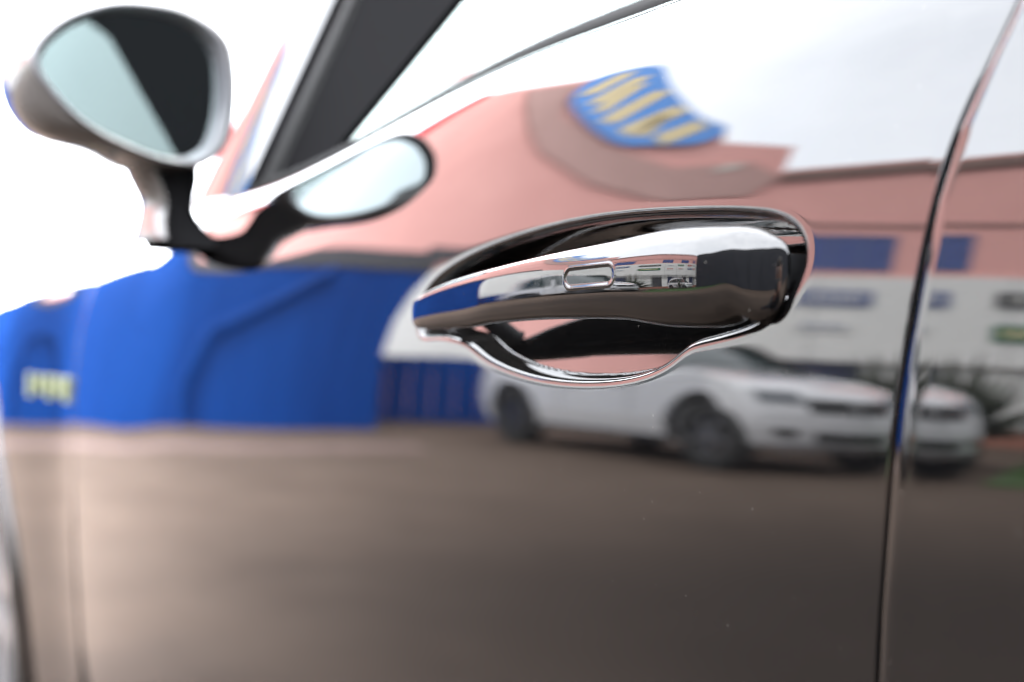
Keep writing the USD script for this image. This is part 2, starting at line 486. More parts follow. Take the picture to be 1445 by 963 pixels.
# rubber strips deep inside the two shutlines
for x0, sh in ((-.14, True), (1.1300, False)):
    cc = np.linspace(.13, .93, 60)
    xx = xgap(cc) if sh else 0 * cc + x0
    b = body(xx, cc)
    obj('door_seal', tube(b - [0, .021, 0], .008, 8), M['rubber'], car, smooth=40)
# front wing with its wheel arch
us = np.linspace(1.1325 + .003, 2.45, 260)
cs = np.unique(np.round(np.concatenate([np.arange(.12, .78, .006), np.arange(.78, .925, .005), np.linspace(.925, .937, 9), np.linspace(.937, CT, 9)]), 5))
zero = lambda u: 0 * u
P, N = folded(us, cs, zero, lo=.003)
WC, WR = np.array([1.90, .325]), .40
r = np.hypot(P[..., 0] - WC[0], P[..., 2] - WC[1])
rc = (r[:-1, :-1] + r[1:, 1:] + r[1:, :-1] + r[:-1, 1:]) / 4
grid_obj('front_wing', P, N, M['paint'], car, keep=rc > WR, flip=True)
th = np.linspace(-.45, np.pi + .45, 70)
ax, az = WC[0] + (WR + .012) * np.cos(th), WC[1] + (WR + .012) * np.sin(th)
lip = np.stack([ax, S(ax, np.maximum(az, .12)) - .002, az], 1)
rings = []
for q, t in zip(lip, th):
    rad = np.array([np.cos(t), 0, np.sin(t)])
    rings.append([q + rad * .026 * np.cos(k) + np.array([0, 1, 0]) * .013 * np.sin(k) for k in np.linspace(0, 2 * np.pi, 16, endpoint=False)])
obj('wheel_arch_flare', loft(rings), M['paint'], car, smooth=50)
obj('wheel_arch_liner', loft([[np.array([WC[0] + q * np.cos(t), y, WC[1] + q * np.sin(t)]) for t in th] for q, y in ((.40, -.01), (.40, -.30), (.02, -.30))], cap=False), M['rubber'], car)


def wheel(cx, cy, cz, parent, mt, mr, R=.325, w=.2, side=1, spokes=5):
    prof_ = [(.20, -w / 2), (R - .03, -w / 2), (R - .006, -w / 2 + .02), (R, -w / 4), (R, w / 4), (R - .006, w / 2 - .02), (R - .03, w / 2), (.215, w / 2), (.20, w / 2 - .02)]
    rings = [[(cx + q * np.cos(a), cy + side * y, cz + q * np.sin(a)) for q, y in prof_] for a in np.linspace(0, 2 * np.pi, 48, endpoint=False)]
    r_ = np.array(rings)
    R_, n = r_.shape[:2]
    f = [(a * n + b, ((a + 1) % R_) * n + b, ((a + 1) % R_) * n + (b + 1) % n, a * n + (b + 1) % n) for a in range(R_) for b in range(n)]
    t = trimesh.Trimesh(r_.reshape(-1, 3), np.vstack([np.array(f)[:, [0, 1, 2]], np.array(f)[:, [0, 2, 3]]]), process=False)
    if t.volume < 0:
        t.invert()
    wh = UsdGeom.Xform.Define(stage, free(path_of(parent), 'wheel'))
    obj('tyre', t, mt, wh, smooth=40)
    ms = [trimesh.creation.annulus(.185, .212, w * .7, sections=40), trimesh.creation.cylinder(.045, w * .55, sections=20)]
    for k in range(spokes):
        b = bx(-.025, .025, .03, .20, -.02, .03)
        b.apply_transform(trimesh.transformations.rotation_matrix(2 * np.pi * k / spokes, [0, 0, 1]))
        b.apply_translation((0, 0, w * .25))
        ms.append(b)
    q = cat(ms)
    q.apply_transform(trimesh.transformations.rotation_matrix(-np.pi / 2 * side, [1, 0, 0]))
    q.apply_translation((cx, cy, cz))
    obj('rim', q, mr, wh, smooth=35)
    return wh


wheel(1.90, -.13, .325, car, M['rubber'], M['rim'])
wheel(1.90, -1.64, .325, car, M['rubber'], M['rim'], side=-1)
# badge on the wing, a row of small raised pale yellow strokes
for k, x in enumerate((1.185, 1.235, 1.285, 1.335, 1.385)):
    z, h = (.742, .012) if k % 2 else (.739, .016)
    y = float(S(x, z))
    obj('badge_letter', tri(rbox(x - .015, x + .015, y - .003, y + .004, z - h, z + h, .002)), M['badge'], car, smooth=40)

# ---- the pull handle: a strap lofted from sections at constant length
HX = [-.0934, -.0927, -.0912, -.088, -.083, -.078, -.0725, -.067, -.053, -.025, .014, .052, .087, .118, .133, .140, .1445, .1465]
HT = [.8285, .8308, .8326, .8346, .8371, .8382, .8385, .8388, .8391, .8368, .8340, .8309, .8280, .8235, .8198, .8170, .8145, .8120]
HB = [.8215, .8160, .8112, .8078, .8058, .8074, .8055, .8046, .8048, .8078, .8085, .8077, .8058, .8055, .8060, .8070, .8083, .8098]
HY = [-.0038, -.0026, -.0008, .0018, .0055, .0088, .0117, .0140, .0172, .0208, .0232, .0234, .0217, .0200, .0185, .0145, .0080, .0020]
ft, fb, fy = (PchipInterpolator(HX, q) for q in (HT, HB, HY))


def slot_sd(x, z):
    a, b, r = np.array([-.0275, .8239]), np.array([-.0065, .8235]), .0034
    ab = b - a
    t = np.clip(((x - a[0]) * ab[0] + (z - a[1]) * ab[1]) / (ab @ ab), 0, 1)
    return np.hypot(x - a[0] - t * ab[0], z - a[1] - t * ab[1]) - r


def strap(x, v, back=False):
    """v in [-1, 1] from bottom to top."""
    zt, zb = ft(x), fb(x)
    H = zt - zb
    zc = zb + .5 * H
    z = np.where(v > 0, zc + v * (zt - zc), zc + v * (zc - zb))
    p = 2.7 + 1.6 * sm(-.03, .05, x) * (v > 0)
    end = sm(-.0936, -.078, x)
    d = np.minimum(.0115, .34 * H) * (.35 + .65 * end)
    w = np.maximum(1 - np.abs(v) ** p, 0) ** (1 / p)
    y = fy(x) - d + (-(.2 + .35 * end) * d * w if back else d * w)
    if not back:
        s = slot_sd(x, z)
        y = y - .0003 * (1 - sm(-.0009, .0004, s)) + .00012 * np.exp(-((s - .0006) / .0005) ** 2)
    return np.stack([x, y, z], -1)


tt = np.linspace(0, 1, 700)
xs = HX[0] + (HX[-1] - HX[0]) * (.5 - .5 * np.cos(np.pi * tt)) * 1.0
vs = np.sin(np.linspace(-1, 1, 161) * np.pi / 2)
X, V = np.meshgrid(xs, vs)


def strap_grid(back):
    P = strap(X, V, back)
    e = 2e-5
    lo, hi = np.maximum(X - e, HX[0]), np.minimum(X + e, HX[-1])
    dx = strap(hi, V, back) - strap(lo, V, back)
    dv = strap(X, np.minimum(V + 1e-4, .99999), back) - strap(X, np.maximum(V - 1e-4, -.99999), back)
    n = np.cross(dv, dx)
    n /= np.maximum(np.linalg.norm(n, axis=-1, keepdims=True), 1e-12)
    if back:
        n = -n
    return P, n


handle = UsdGeom.Xform.Define(stage, free(path_of(car), 'door_handle'))
P, N = strap_grid(False)
s = slot_sd(P[..., 0], P[..., 2])
sc = (s[:-1, :-1] + s[1:, 1:]) / 2
grid_obj('grip', P, N, M['handle'], handle, keep=sc > -.0009, flip=True)
grid_obj('lock_cover', P, N, M['handle'], handle, keep=sc <= -.0009, flip=True)
P, N = strap_grid(True)
grid_obj('grip_back', P, N, M['handle'], handle)
# the feet that carry the strap inside the recess
for x, r_ in ((.130, .005), (-.078, .007)):
    z = (float(ft(x)) + float(fb(x))) / 2
    obj('handle_foot', tube([(x, float(fy(x)) - .014, z), (x, -.034, z)], r_, 16), M['satin'], handle, smooth=40)


# ---- glass house
def yw(x, z):
    return prof(CT) + plan(x) - tuck(x, CT) - .008 - .42 * (z - (CT - .008))


def wpanel(poly, o0, o1, edge=.12):
    t = prism(poly, o0, o1).subdivide_to_size(edge)
    v = t.vertices.copy()
    v[:, 1] += yw(v[:, 0], v[:, 2])
    t.vertices = v
    return t


roofz = 1.30
line = lambda a, b, z: a[0] + (b[0] - a[0]) * (z - a[1]) / (b[1] - a[1])
PL, PR, FR = ((.7136, .9756), (.6611, 1.1128)), ((.5639, .9605), (.5433, 1.0819)), ((.4173, .9507), (.3153, 1.0226))
b0, b1 = CT - .014, roofz
pr = lambda z: line(*PR, z)
fr = lambda z: line(*FR, z)
pl = lambda z: line(*PL, z)
frame_poly = [(pr(b0), b0), (fr(b0), b0), (fr(1.10), 1.10), (-.06, 1.22), (-.22, b1 - .03), (-1.12, b1 - .03), (-1.12, b1), (pr(b1) - .0, b1)]
obj('window_frame', wpanel(frame_poly, -.022, -.006), M['seal'], car, smooth=30)
obj('frame_moulding', wpanel([(pr(b0) + .002, b0), (pr(b0) - .022, b0), (pr(b1) - .022, b1), (pr(b1) + .002, b1)], -.02, .001), M['trim'], car, smooth=30)
glass_poly = [(fr(b0) + .004, b0), (fr(1.10) + .004, 1.10), (-.056, 1.222), (-.218, b1 - .028), (-1.12, b1 - .028), (-1.12, b0)]
obj('window_pane', wpanel(glass_poly, -.0125, -.009), M['pane'], car)
zs = np.linspace(b0 - .01, b1 + .02, 26)
rings = []
for z in zs:
    x0, x1 = pr(z), pl(z)
    row = []
    for t in np.linspace(-.12, 1.0, 15):
        tt_ = max(t, 0)
        x = x0 + (x1 - x0) * tt_
        row.append((x, float(yw(x, z)) + .006 +   .018 * math.sin(math.pi * (.02 + .80 * tt_)) - (.03 if t < 0 else 0) - .05 * max(tt_ - .72, 0) / .28, z))
    for t in np.linspace(1, 0, 5):
        x = x0 + (x1 - x0) * t
        row.append((x, float(yw(x, z)) - .06, z))
    rings.append(row)
obj('windscreen_pillar', loft(rings), M['paint'], car, smooth=50)
xt = np.linspace(-1.1, .60, 120)
zt_ = CT + zshift(xt) - .004
obj('belt_trim', tube(np.stack([xt, prof(CT) + plan(xt) - tuck(xt, CT) + .0005, zt_ + .006], 1), .0048, 12), M['trim'], car, smooth=60)
# roof, bonnet, windscreen, far side, floor: simple but closed
YC = -.92
mir = lambda p: np.array([p[0], 2 * YC - p[1], p[2]])
roof_rings = []
for x in np.linspace(-1.9, pr(roofz) + .03, 24):
    y0 = float(yw(max(x, -1.2), roofz))
    f = math.cos(max(0, (-1.0 - x)) * .5)
    ys = np.linspace(y0, 2 * YC - y0, 17)
    top = [(x, y, roofz + .075 * f * (1 - ((y - YC) / (y0 - YC)) ** 4) - .02 * (1 - f)) for y in ys]
    roof_rings.append(top + [(x, y, roofz - .012) for y in ys[::-1]])
obj('roof', loft(roof_rings), M['paint'], car, smooth=50)
bon = []
for x in np.linspace(.86, 2.44, 22):
    e = body(np.array(x), np.array(CT))
    ys = np.linspace(e[1], 2 * YC - e[1], 13)
    bon.append([(x, y, e[2] + .001 + .008 * (1 - ((y - YC) / (e[1] - YC)) ** 2)) for y in ys] + [(x, y, e[2] - .03) for y in ys[::-1]])
obj('bonnet', loft(bon), M['paint'], car, smooth=50)
a = np.array([pl(roofz), float(yw(pl(roofz), roofz)) - .03, roofz]); b = np.array([.86, -.13, .885])
ws = [[a + (b - a) * t + np.array([0, 0, o]) for o in (0, -.006)][::1] + [mir(a + (b - a) * t) + np.array([0, 0, o]) for o in (-.006, 0)] for t in np.linspace(0, 1, 8)]
obj('windscreen', loft(ws), M['pane'], car)
us = np.linspace(-1.95, 2.44, 90)
U, C = np.meshgrid(us, coarse)
P = body(U, C); P[..., 1] = 2 * YC - P[..., 1]
N = skin_normal(U, C, zero); N[..., 1] *= -1
grid_obj('far_side_panel', P, N, M['paint'], car)
far_glass = [(.42, CT), (-.06, 1.29), (-1.12, 1.29), (-1.12, CT)]
t = wpanel(far_glass, -.006, 0); t.vertices[:, 1] = 2 * YC - t.vertices[:, 1]; t.invert()
obj('window_pane', t, M['pane'], car)
us = np.linspace(-1.95, -1.1545, 40)
P, N = folded(us, coarse, zero, hi=.004)
grid_obj('rear_quarter_panel', P, N, M['paint'], car, flip=True)
obj('rear_pillar', wpanel([(-1.125, CT - .014), (-1.125, roofz), (-1.9, roofz), (-1.94, CT - .014)], -.03, .002), M['paint'], car, smooth=30)
obj('tailgate', tri(rbox(-2.0, -1.93, 2 * YC + .06, -.06, .3, 1.33, .03)), M['paint'], car, smooth=40)
obj('front_bumper', tri(rbox(2.43, 2.52, 2 * YC + .03, -.03, .2, .84, .04)), M['paint'], car, smooth=40)
obj('underbody', cat([bx(-1.95, 1.25, 2 * YC + .14, -.14, .13, .32), bx(1.25, 2.45, 2 * YC + .36, -.36, .13, .5)]), M['lining'], car)
# dark cabin: trim panels, floor and two seats behind the glass
obj('door_trim_panel', bx(-1.9, .80, -.17, -.12, .32, .915), M['lining'], car)
obj('door_trim_panel', bx(-1.9, .80, 2 * YC + .12, 2 * YC + .17, .32, .915), M['lining'], car)
obj('dashboard', tri(rbox(.45, .84, 2 * YC + .18, -.18, .5, .90, .04)), M['lining'], car, smooth=40)
obj('headlining', bx(-1.9, -.10, 2 * YC + .28, -.28, 1.265, 1.28), M['lining'], car)
for yy in (-.52, -1.32):
    obj('seat', cat([tri(rbox(-.55, .0, yy - .25, yy + .25, .34, .52, .06)), tri(rbox(-.62, -.45, yy - .25, yy + .25, .45, 1.0, .06)), tri(rbox(-.62, -.50, yy - .13, yy + .13, 1.03, 1.2, .05))]), M['lining'], car, smooth=40)
obj('seat', tri(rbox(-1.5, -1.1, 2 * YC + .25, -.25, .34, .98, .08)), M['lining'], car, smooth=40)

# ---- side mirror
MB = math.radians(10)
MN, MU, MP = np.array([math.cos(MB), math.sin(MB), 0]), np.array([-math.sin(MB), math.cos(MB), 0]), np.array([.52, .056, 0])
BEZ = [[0.0727, 0.9972], [0.064, 1.0144], [0.0501, 1.0277], [0.0323, 1.0379], [0.0114, 1.0458], [-0.0129, 1.0493], [-0.0381, 1.0491], [-0.0584, 1.0424], [-0.0732, 1.0297], [-0.0793, 1.0098], [-0.0799, 0.9878], [-0.0763, 0.9654], [-0.0691, 0.9482], [-0.0572, 0.9372], [-0.0381, 0.9327], [-0.0156, 0.9353], [0.0061, 0.9414], [0.0272, 0.9493], [0.0476, 0.962], [0.0625, 0.9765], [0.0708, 0.9877]]
OUT = [[0.0771, 0.9994], [0.0692, 1.0173], [0.0491, 1.036], [0.0231, 1.0506], [-0.0012, 1.0588], [-0.0292, 1.0629], [-0.0567, 1.0625], [-0.0796, 1.0543], [-0.0932, 1.0396], [-0.097, 1.0175], [-0.097, 0.9918], [-0.0932, 0.9669], [-0.0827, 0.9465], [-0.0674, 0.936], [-0.0437, 0.9294], [-0.0179, 0.9303], [0.0015, 0.938], [0.0231, 0.9432], [0.0491, 0.9487], [0.0642, 0.9592], [0.0761, 0.9809]]
bz, ou = resample(BEZ, 120), resample(OUT, 120)
cb, co = bz.mean(0), ou.mean(0)


def mring(o, c, k, back):
    q = c + (o - c) * k
    return MP + MN * back + q[:, :1] * MU + np.stack([0 * q[:, 0], 0 * q[:, 0], q[:, 1]], 1)


mirror = UsdGeom.Xform.Define(stage, free(path_of(car), 'side_mirror'))
mid = lambda t: bz * (1 - t) + ou * t
obj('mirror_housing', loft([mring(bz, cb, .5, .022), mring(bz, cb, .86, .02), mring(bz, cb, .985, .004), mring(bz, cb, 1.0, .001), mring(mid(.25), cb, 1.005, .004), mring(mid(.7), co, 1.0, .014), mring(ou, co, 1., .03), mring(ou, co, .985, .05), mring(ou, co, .92, .075), mring(ou, co, .78, .098), mring(ou, co, .55, .115), mring(ou, co, .25, .123)], cap=True), M['cap'], mirror, smooth=60)
obj('mirror_bezel', loft([mring(bz, cb, 1.003, .0015), mring(bz, cb, .995, -.0025), mring(bz, cb, .965, -.003), mring(bz, cb, .925, .001), mring(bz, cb, .885, .012), mring(bz, cb, .87, .016)], cap=False), M['bezel'], mirror, smooth=70)
TILT = math.radians(0)
gl = bz.copy(); gl = cb + (gl - cb) * .895
front = mring(gl, cb, 1.0, .0105); 
rot = trimesh.transformations.rotation_matrix(TILT, [0, 0, 1], front.mean(0)) @ trimesh.transformations.rotation_matrix(math.radians(-1), MU, front.mean(0))
frt = trimesh.transformations.transform_points(front, rot)
bck = frt + MN * .003
inner = frt.mean(0) + (frt - frt.mean(0)) * .93
obj('mirror_glass', loft([bck, frt + MN * .0008, frt.mean(0) + (frt - frt.mean(0)) * .985]), M['mirror'], mirror, smooth=20)
SZ = np.array(((.955, -.068, -.012, .018, .06), (.93, -.070, -.022, .018, .06), (.905, -.0655, -.032, .02, .058), (.890, -.074, -.030, .018, .06), (.880, -.088, -.029, .014, .066), (.872, -.100, -.031, .010, .072)))
zs = np.linspace(SZ[0, 0], SZ[-1, 0], 30)
sp = [PchipInterpolator(SZ[::-1, 0], SZ[::-1, k])(zs) for k in range(1, 5)]


def stem_ring(z, u0, u1, d0, d1):
    return [MP + MN * ((d0 + d1) / 2 + (d1 - d0) / 2 * math.sin(k)) + MU * ((u0 + u1) / 2 + (u1 - u0) / 2 * math.cos(k)) + np.array([0, 0, z]) for k in np.linspace(0, 2 * np.pi, 24, endpoint=False)]


obj('mirror_stem', loft([stem_ring(z, a, b, c, d) for z, a, b, c, d in zip(zs, *sp)]), M['seal'], mirror, smooth=60)
obj('mirror_stem_cover', loft([stem_ring(z, b - .010, b + .004, c - .002, d + .004) for z, a, b, c, d in zip(zs[:-2], *[q[:-2] for q in sp])]), M['cap'], mirror, smooth=60)

# ---------------------------------------------------------------- the setting: everything the lacquer mirrors stands out on the street
def flat(name, x0, x1, y0, y1, z, mat, kind='structure', label=None, nx=2, ny=2, cat_=None):
    X_, Y_ = np.meshgrid(np.linspace(x0, x1, nx), np.linspace(y0, y1, ny))
    P = np.stack([X_, Y_, 0 * X_ + z], -1)
    o = grid_obj(name, P, np.zeros_like(P) + [0, 0, 1.], mat, None)
    return tag(o, label, cat_, kind=kind)


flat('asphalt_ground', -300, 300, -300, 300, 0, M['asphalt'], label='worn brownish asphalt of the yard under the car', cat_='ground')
WA, WB, WC_ = Wall(52, 20.7), Wall(28, 20), Wall(14, 12.5)
# a strip of red brown pavers let into the asphalt
st = Wall(12, 9.4)
o = obj('paving_strip', st(bx(-4.5, 2.6, -.42, .42, -.05, .006)), M['paver'])
tag(o, 'red brown paved strip across the asphalt before the blue shed', 'paving', kind='structure')

# ---- salmon building in two wings
pk = thing('salmon_building', 'salmon rendered building with a white sign band and blue windows', 'building')
outline = [(-8.1, 0), (5.96, 0), (5.96, 8.5), (4.42, 8.55), (4.33, 8.92), (3.7, 9.40), (3.0, 9.98), (2.3, 10.78), (1.41, 11.92), (1.1, 12.3), (-6.2, 12.3), (-6.2, 8.5), (-8.1, 8.5)]
obj('gable_wall', WB(prism(outline, -8, 0)), M['pink'], pk)
sl = lambda s: 7.66 + .125 * min(max(s + 2.7, 0), 3.6)
obj('street_wall', WA(prism([(-2.69, 2.0), (14, 2.0), (14, sl(14)), (.9, sl(.9)), (-2.69, sl(-2.69))], -8, 0)), M['pink'], pk)
obj('coping', WA(prism([(-2.66, sl(-2.69) - .42), (.9, sl(.9) - .42), (14, sl(14) - .42), (14, sl(14) - .12), (.9, sl(.9) - .12), (-2.66, sl(-2.69) - .12)], .01, .12)), M['coping'], pk)
obj('string_course', WA(bx(-2.3, 13.9, .005, .05, 5.78, 5.86)), M['coping'], pk)
obj('ground_floor_wall', WA(bx(-2.69, 14, -8, -.02, 0, 2.0)), M['white'], pk)
obj('sign_band', WA(prism([(-2.72, 2.0), (14, 2.0), (14, 4.32), (-2.72, 4.32)], .003, .16)), M['white'], pk)
for s in np.arange(-1.4, 14, 2.05):
    obj('band_joint', WA(bx(s + .0, s + .025, .161, .166, 2.0, 4.32)), M['steel'], pk)
obj('sign_band', WB(prism([(-1.07, 1.3), (-.96, 2.36), (-.73, 3.16), (-.42, 3.76), (.46, 4.0), (5.9, 4.12), (5.9, 1.5)], .003, .14)), M['white'], pk)
obj('fascia', WB(prism([(-.72, 4.06), (1.9, 4.05), (1.9, 4.38), (-.72, 4.48)], .142, .22)), M['charcoal'], pk)
obj('red_eaves', WB(prism([(-8.2, 7.3), (-6.2, 7.3), (-6.2, 8.9), (-8.2, 8.9)], .003, .25)), M['red_gloss'], pk)
obj('red_corner_trim', WB(bx(-6.5, -5.5, .003, .2, 8.901, 12.4)), M['red_gloss'], pk)
obj('sweeping_band', WB(prism([(-2.9, 11.95), (-2.6, 11.6), (-1.06, 9.91), (.54, 7.98), (2.1, 6.8), (3.89, 6.25), (5.4, 6.64), (5.94, 7.43), (5.19, 7.85), (3.66, 7.5), (1.99, 8.2), (.15, 9.7), (-.75, 11.2), (-1.1, 11.95)], .003, .10)), M['pink_dark'], pk)
obj('wall_plate', WB(prism([(4.5, 7.42), (5.0, 7.62), (5.06, 7.78), (4.6, 7.62)], .101, .14)), M['pale'], pk)
obj('brick_plinth', WA(bx(-.15, 13.9, .01, .12, 0, .44)), M['brick'], pk)
for s0, s1 in ((-1.86, -.14), (2.2, 3.9), (5.6, 7.3), (9.0, 10.7)):
    w = UsdGeom.Xform.Define(stage, free(path_of(pk), 'window'))
    obj('window_frame', WA(cat([bx(s0, s1, .004, .05, 4.50, 4.56), bx(s0, s1, .004, .05, 5.46, 5.52)] + [bx(q - .03, q + .03, .004, .05, 4.562, 5.458) for q in np.linspace(s0 + .03, s1 - .03, 4)])), M['slate'], w)
    for q in range(3):
        d = (s1 - s0 - .06) / 3
        obj('pane', WA(bx(s0 + .06 + q * d, s0 + d * (q + 1), .002, .02, 4.563, 5.457)), M['blue_pane'], w)
for s0, s1 in ((-2.62, -.42), (3.2, 5.0), (7.6, 9.2)):
    sh = UsdGeom.Xform.Define(stage, free(path_of(pk), 'shutter'))
    for k in range(12):
        obj('slat', WA(bx(s0, s1, -.015, .03 + .01 * (k % 2), .02 + k * .162, .178 + k * .162)), M['navy'], sh)
for s in (1.9, 6.4, 10.3):
    obj('door', WA(tri(rbox(s - .45, s + .45, -.01, .03, .45, 1.95, .008))), M['charcoal'], pk)


def board(wall, s, z, w, h, m, mt, label, off=.162, bars=True, seed=0):
    r = random.Random(seed)
    t = thing('sign_board', label, 'sign')
    obj('panel', wall(tri(rbox(s - w / 2, s + w / 2, off, off + .05, z - h / 2, z + h / 2, .008))), m, t)
    if bars:
        x, ms = s - w * .40, []
        while x < s + w * .38:
            q = r.uniform(.04, .10)
            ms += [bx(x, x + q * .45, off + .051, off + .06, z - h * .24, z + h * .24), bx(x, x + q, off + .0515, off + .0595, z + r.choice((-.2, 0, .16)) * h, z + r.choice((.06, .22, .24)) * h + .01)] if h > 0 else []
            x += q + .04
        obj('lettering', wall(cat(ms)), mt, t)
    return t


board(WA, -1.05, 3.70, 1.36, .42, M['slate'], M['white'], 'slate blue sign board, upper one above the dark shutter', seed=1)
board(WA, -1.15, 2.92, .98, .24, M['white'], M['slate'], 'small white sign with blue lettering, lower one above the dark shutter', seed=2)
board(WA, 1.25, 3.74, 1.7, .40, M['charcoal'], M['pale'], 'charcoal sign board with pale lettering, above the green and cream sign', seed=3)
board(WA, 1.25, 2.88, 1.7, .44, M['green'], M['sign_yellow'], 'green sign board with cream lettering on the white band', seed=4)
board(WA, 3.6, 3.7, 1.3, .34, M['white'], M['slate'], 'white sign with grey lettering above a red lettered one', seed=5)
board(WA, 3.6, 2.9, 1.3, .44, M['white'], M['red'], 'white sign with tall red lettering beside the green and cream sign', seed=6)
board(WA, 5.6, 3.75, 1.2, .42, M['green'], M['pale'], 'plain green sign board in the top row of the white band', seed=7)
board(WA, 5.6, 2.95, 1.2, .3, M['white'], M['red'], 'low white sign with thin red lettering below the plain green one', seed=8)
board(WA, 7.8, 3.75, 1.3, .42, M['red'], M['white'], 'red sign board with white lettering, top row of the white band', seed=9)
board(WA, 7.8, 2.95, 1.3, .36, M['slate'], M['white'], 'slate sign board under the red one on the white band', seed=10)
board(WA, 10.0, 3.75, 1.2, .36, M['charcoal'], M['white'], 'charcoal sign board at the far end of the top row', seed=11)
board(WA, 10.0, 2.95, 1.2, .4, M['red'], M['white'], 'red sign board at the far end of the lower row', seed=12)
# the large blue board with ochre letters along the raking parapet
bs = thing('gable_sign', 'large curved blue sign with ochre letters along the gable edge', 'sign')
obj('panel', WB(prism(resample([(-.22, 10.59), (-.80, 11.7), (-.80, 12.3), (-.25, 12.7), (.48, 12.75), (1.41, 11.89), (2.3, 10.75), (3.06, 9.91), (3.7, 9.37), (4.27, 8.95), (3.96, 8.47), (3.1, 8.3), (2.33, 8.26), (1.7, 8.61), (.85, 9.38)], 90), .11, .2)), M['sign_blue'], bs)
for a_, b_, k in (((-.1, 11.0), (.0, 12.3), .20), ((.55, 10.35), (.75, 11.85), .19), ((.95, 9.85), (1.05, 11.3), .13), ((1.45, 9.3), (1.95, 10.75), .20), ((2.1, 8.8), (2.85, 9.85), .21), ((2.5, 8.7), (2.6, 9.5), .12), ((3.0, 8.5), (3.6, 9.15), .19)):
    a_, b_ = np.array(a_), np.array(b_)
    d = (b_ - a_) / np.linalg.norm(b_ - a_)
    q = np.array([-d[1], d[0]]) * k
    obj('letter_stroke', WB(prism(Polygon([a_ - q, a_ + q, b_ + q, b_ - q]).buffer(.06), .201, .23)), M['sign_yellow'], bs)

# ---- blue sheet metal shed
shd = thing('blue_shed', 'long low shed of blue sheet metal with a white edged end', 'shed')
top = [(-4.3, 3.7), (-3.0, 3.45), (-1.5, 2.95), (.1, 2.70), (1.3, 2.74), (2.0, 2.70), (2.80, 2.70)]
obj('wall', WC_(prism([(-4.3, 0)] + top + [(2.6, 2.31), (2.45, 1.79), (2.38, 1.18), (2.40, 0)], -3.5, 0)), M['blue'], shd)
for s in np.arange(-4.2, 2.35, .42):
    obj('sheet_rib', WC_(bx(s, s + .05, .001, .012, .02, 2.45)), M['blue'], shd)
obj('roof_fascia', WC_(prism([(s, z + .001) for s, z in top] + [(s, z + .36) for s, z in top[::-1]], -3.5, .04)), M['charcoal'], shd)
pole = obj('leaning_pole', tube([WC_.at(-.30, .10, .0), WC_.at(-.29, .08, .55), WC_.at(.05, .08, 1.5), WC_.at(1.28, .08, 2.66)], .11, 10), M['blue_dark'], smooth=50)
tag(pole, 'dark blue bent pipe climbing the front of the blue shed', 'pipe')
# ---- low blue hoarding between shed and white car
W3 = Wall(28, 15)
hd = thing('blue_hoarding', 'low blue board hoarding beside the rear of the white car', 'fence')
for k in range(8):
    s = -1.05 + k * .36
    obj('hoarding_board', W3(bx(s, s + .352, 0, .03, .03, 1.30)), M['blue'], hd)
obj('rail', W3(bx(-1.05, 1.8, -.06, -.005, 1.0, 1.08)), M['blue_dark'], hd)

# ---- red brick house far right
WD = Wall(74, 27)
bh = thing('brick_house', 'red brick house with white framed windows and slate roof', 'house')
obj('wall', WD(bx(-3.2, 4.5, -8, 0, 0, 6.6)), M['brick'], bh)
obj('roof', WD(prism([(-3.5, 6.6), (4.8, 6.6), (.65, 9.4)], -8.3, .3)), M['charcoal'], bh)
for s in (-2.0, .6, 3.2):
    for z in (1.2, 4.1):
        w = UsdGeom.Xform.Define(stage, free(path_of(bh), 'window'))
        obj('window_frame', WD(cat([bx(s - .55, s + .55, .002, .08, z - .06, z), bx(s - .55, s + .55, .002, .08, z + 1.4, z + 1.46), bx(s - .55, s - .47, .002, .08, z + .002, z + 1.398), bx(s + .47, s + .55, .002, .08, z + .002, z + 1.398), bx(s - .03, s + .03, .002, .08, z + .002, z + 1.398)])), M['white_frame'], w)
        for a_, b_ in ((-.465, -.035), (.035, .465)):
            obj('pane', WD(bx(s + a_, s + b_, .002, .04, z + .005, z + 1.395)), M['dark_pane'], w)
# ---- dark trade unit on the near side, behind the photographer
WE = Wall(128, 11.5)
du = thing('dark_trade_unit', 'dark navy clad trade unit standing behind the photographer', 'building')
obj('wall', WE(bx(-12, 15, -7, 0, 0, 6.0)), M['blue_black'], du)
for s in np.arange(-11.9, 14.9, .9):
    obj('cladding_rib', WE(bx(s, s + .06, .002, .04, .05, 5.8)), M['blue_black'], du)
obj('eaves', WE(bx(-12.1, 15.1, -7.1, .08, 6.002, 6.2)), M['charcoal'], du)
# ---- grass verge and spiky plants
VG = Wall(58, 11.5)
n = 5200
ms_v, ms_f = [], []
sx = rng.uniform(-.6, 9, n); oy = rng.uniform(-3.5, 2.4, n)
for k in range(n):
    a_ = rng.uniform(0, np.pi); h = rng.uniform(.09, .22); w_ = .012
    d = np.array([math.cos(a_), math.sin(a_), 0]) * w_
    l = rng.normal(0, .04, 2)
    b_ = np.array([sx[k], oy[k], 0])
    ms_v += [b_ - d, b_ + d, b_ + [l[0], l[1], h]]
    ms_f.append((3 * k, 3 * k + 1, 3 * k + 2))
o = obj('grass_verge', VG(trimesh.Trimesh(np.array(ms_v), np.array(ms_f), process=False)), M['grass'])
tag(o, 'strip of green grass before the brick plinth of the salmon building', 'grass', kind='stuff')
o = obj('verge_soil', VG(tri(rbox(-.7, 9.1, -3.6, 2.5, -.05, .05, .03))), mottled('verge_turf', (.03, .055, .015), (.05, .09, .025), 3., .9))
tag(o, 'low turf bank under the grass before the salmon building', 'ground', kind='structure')


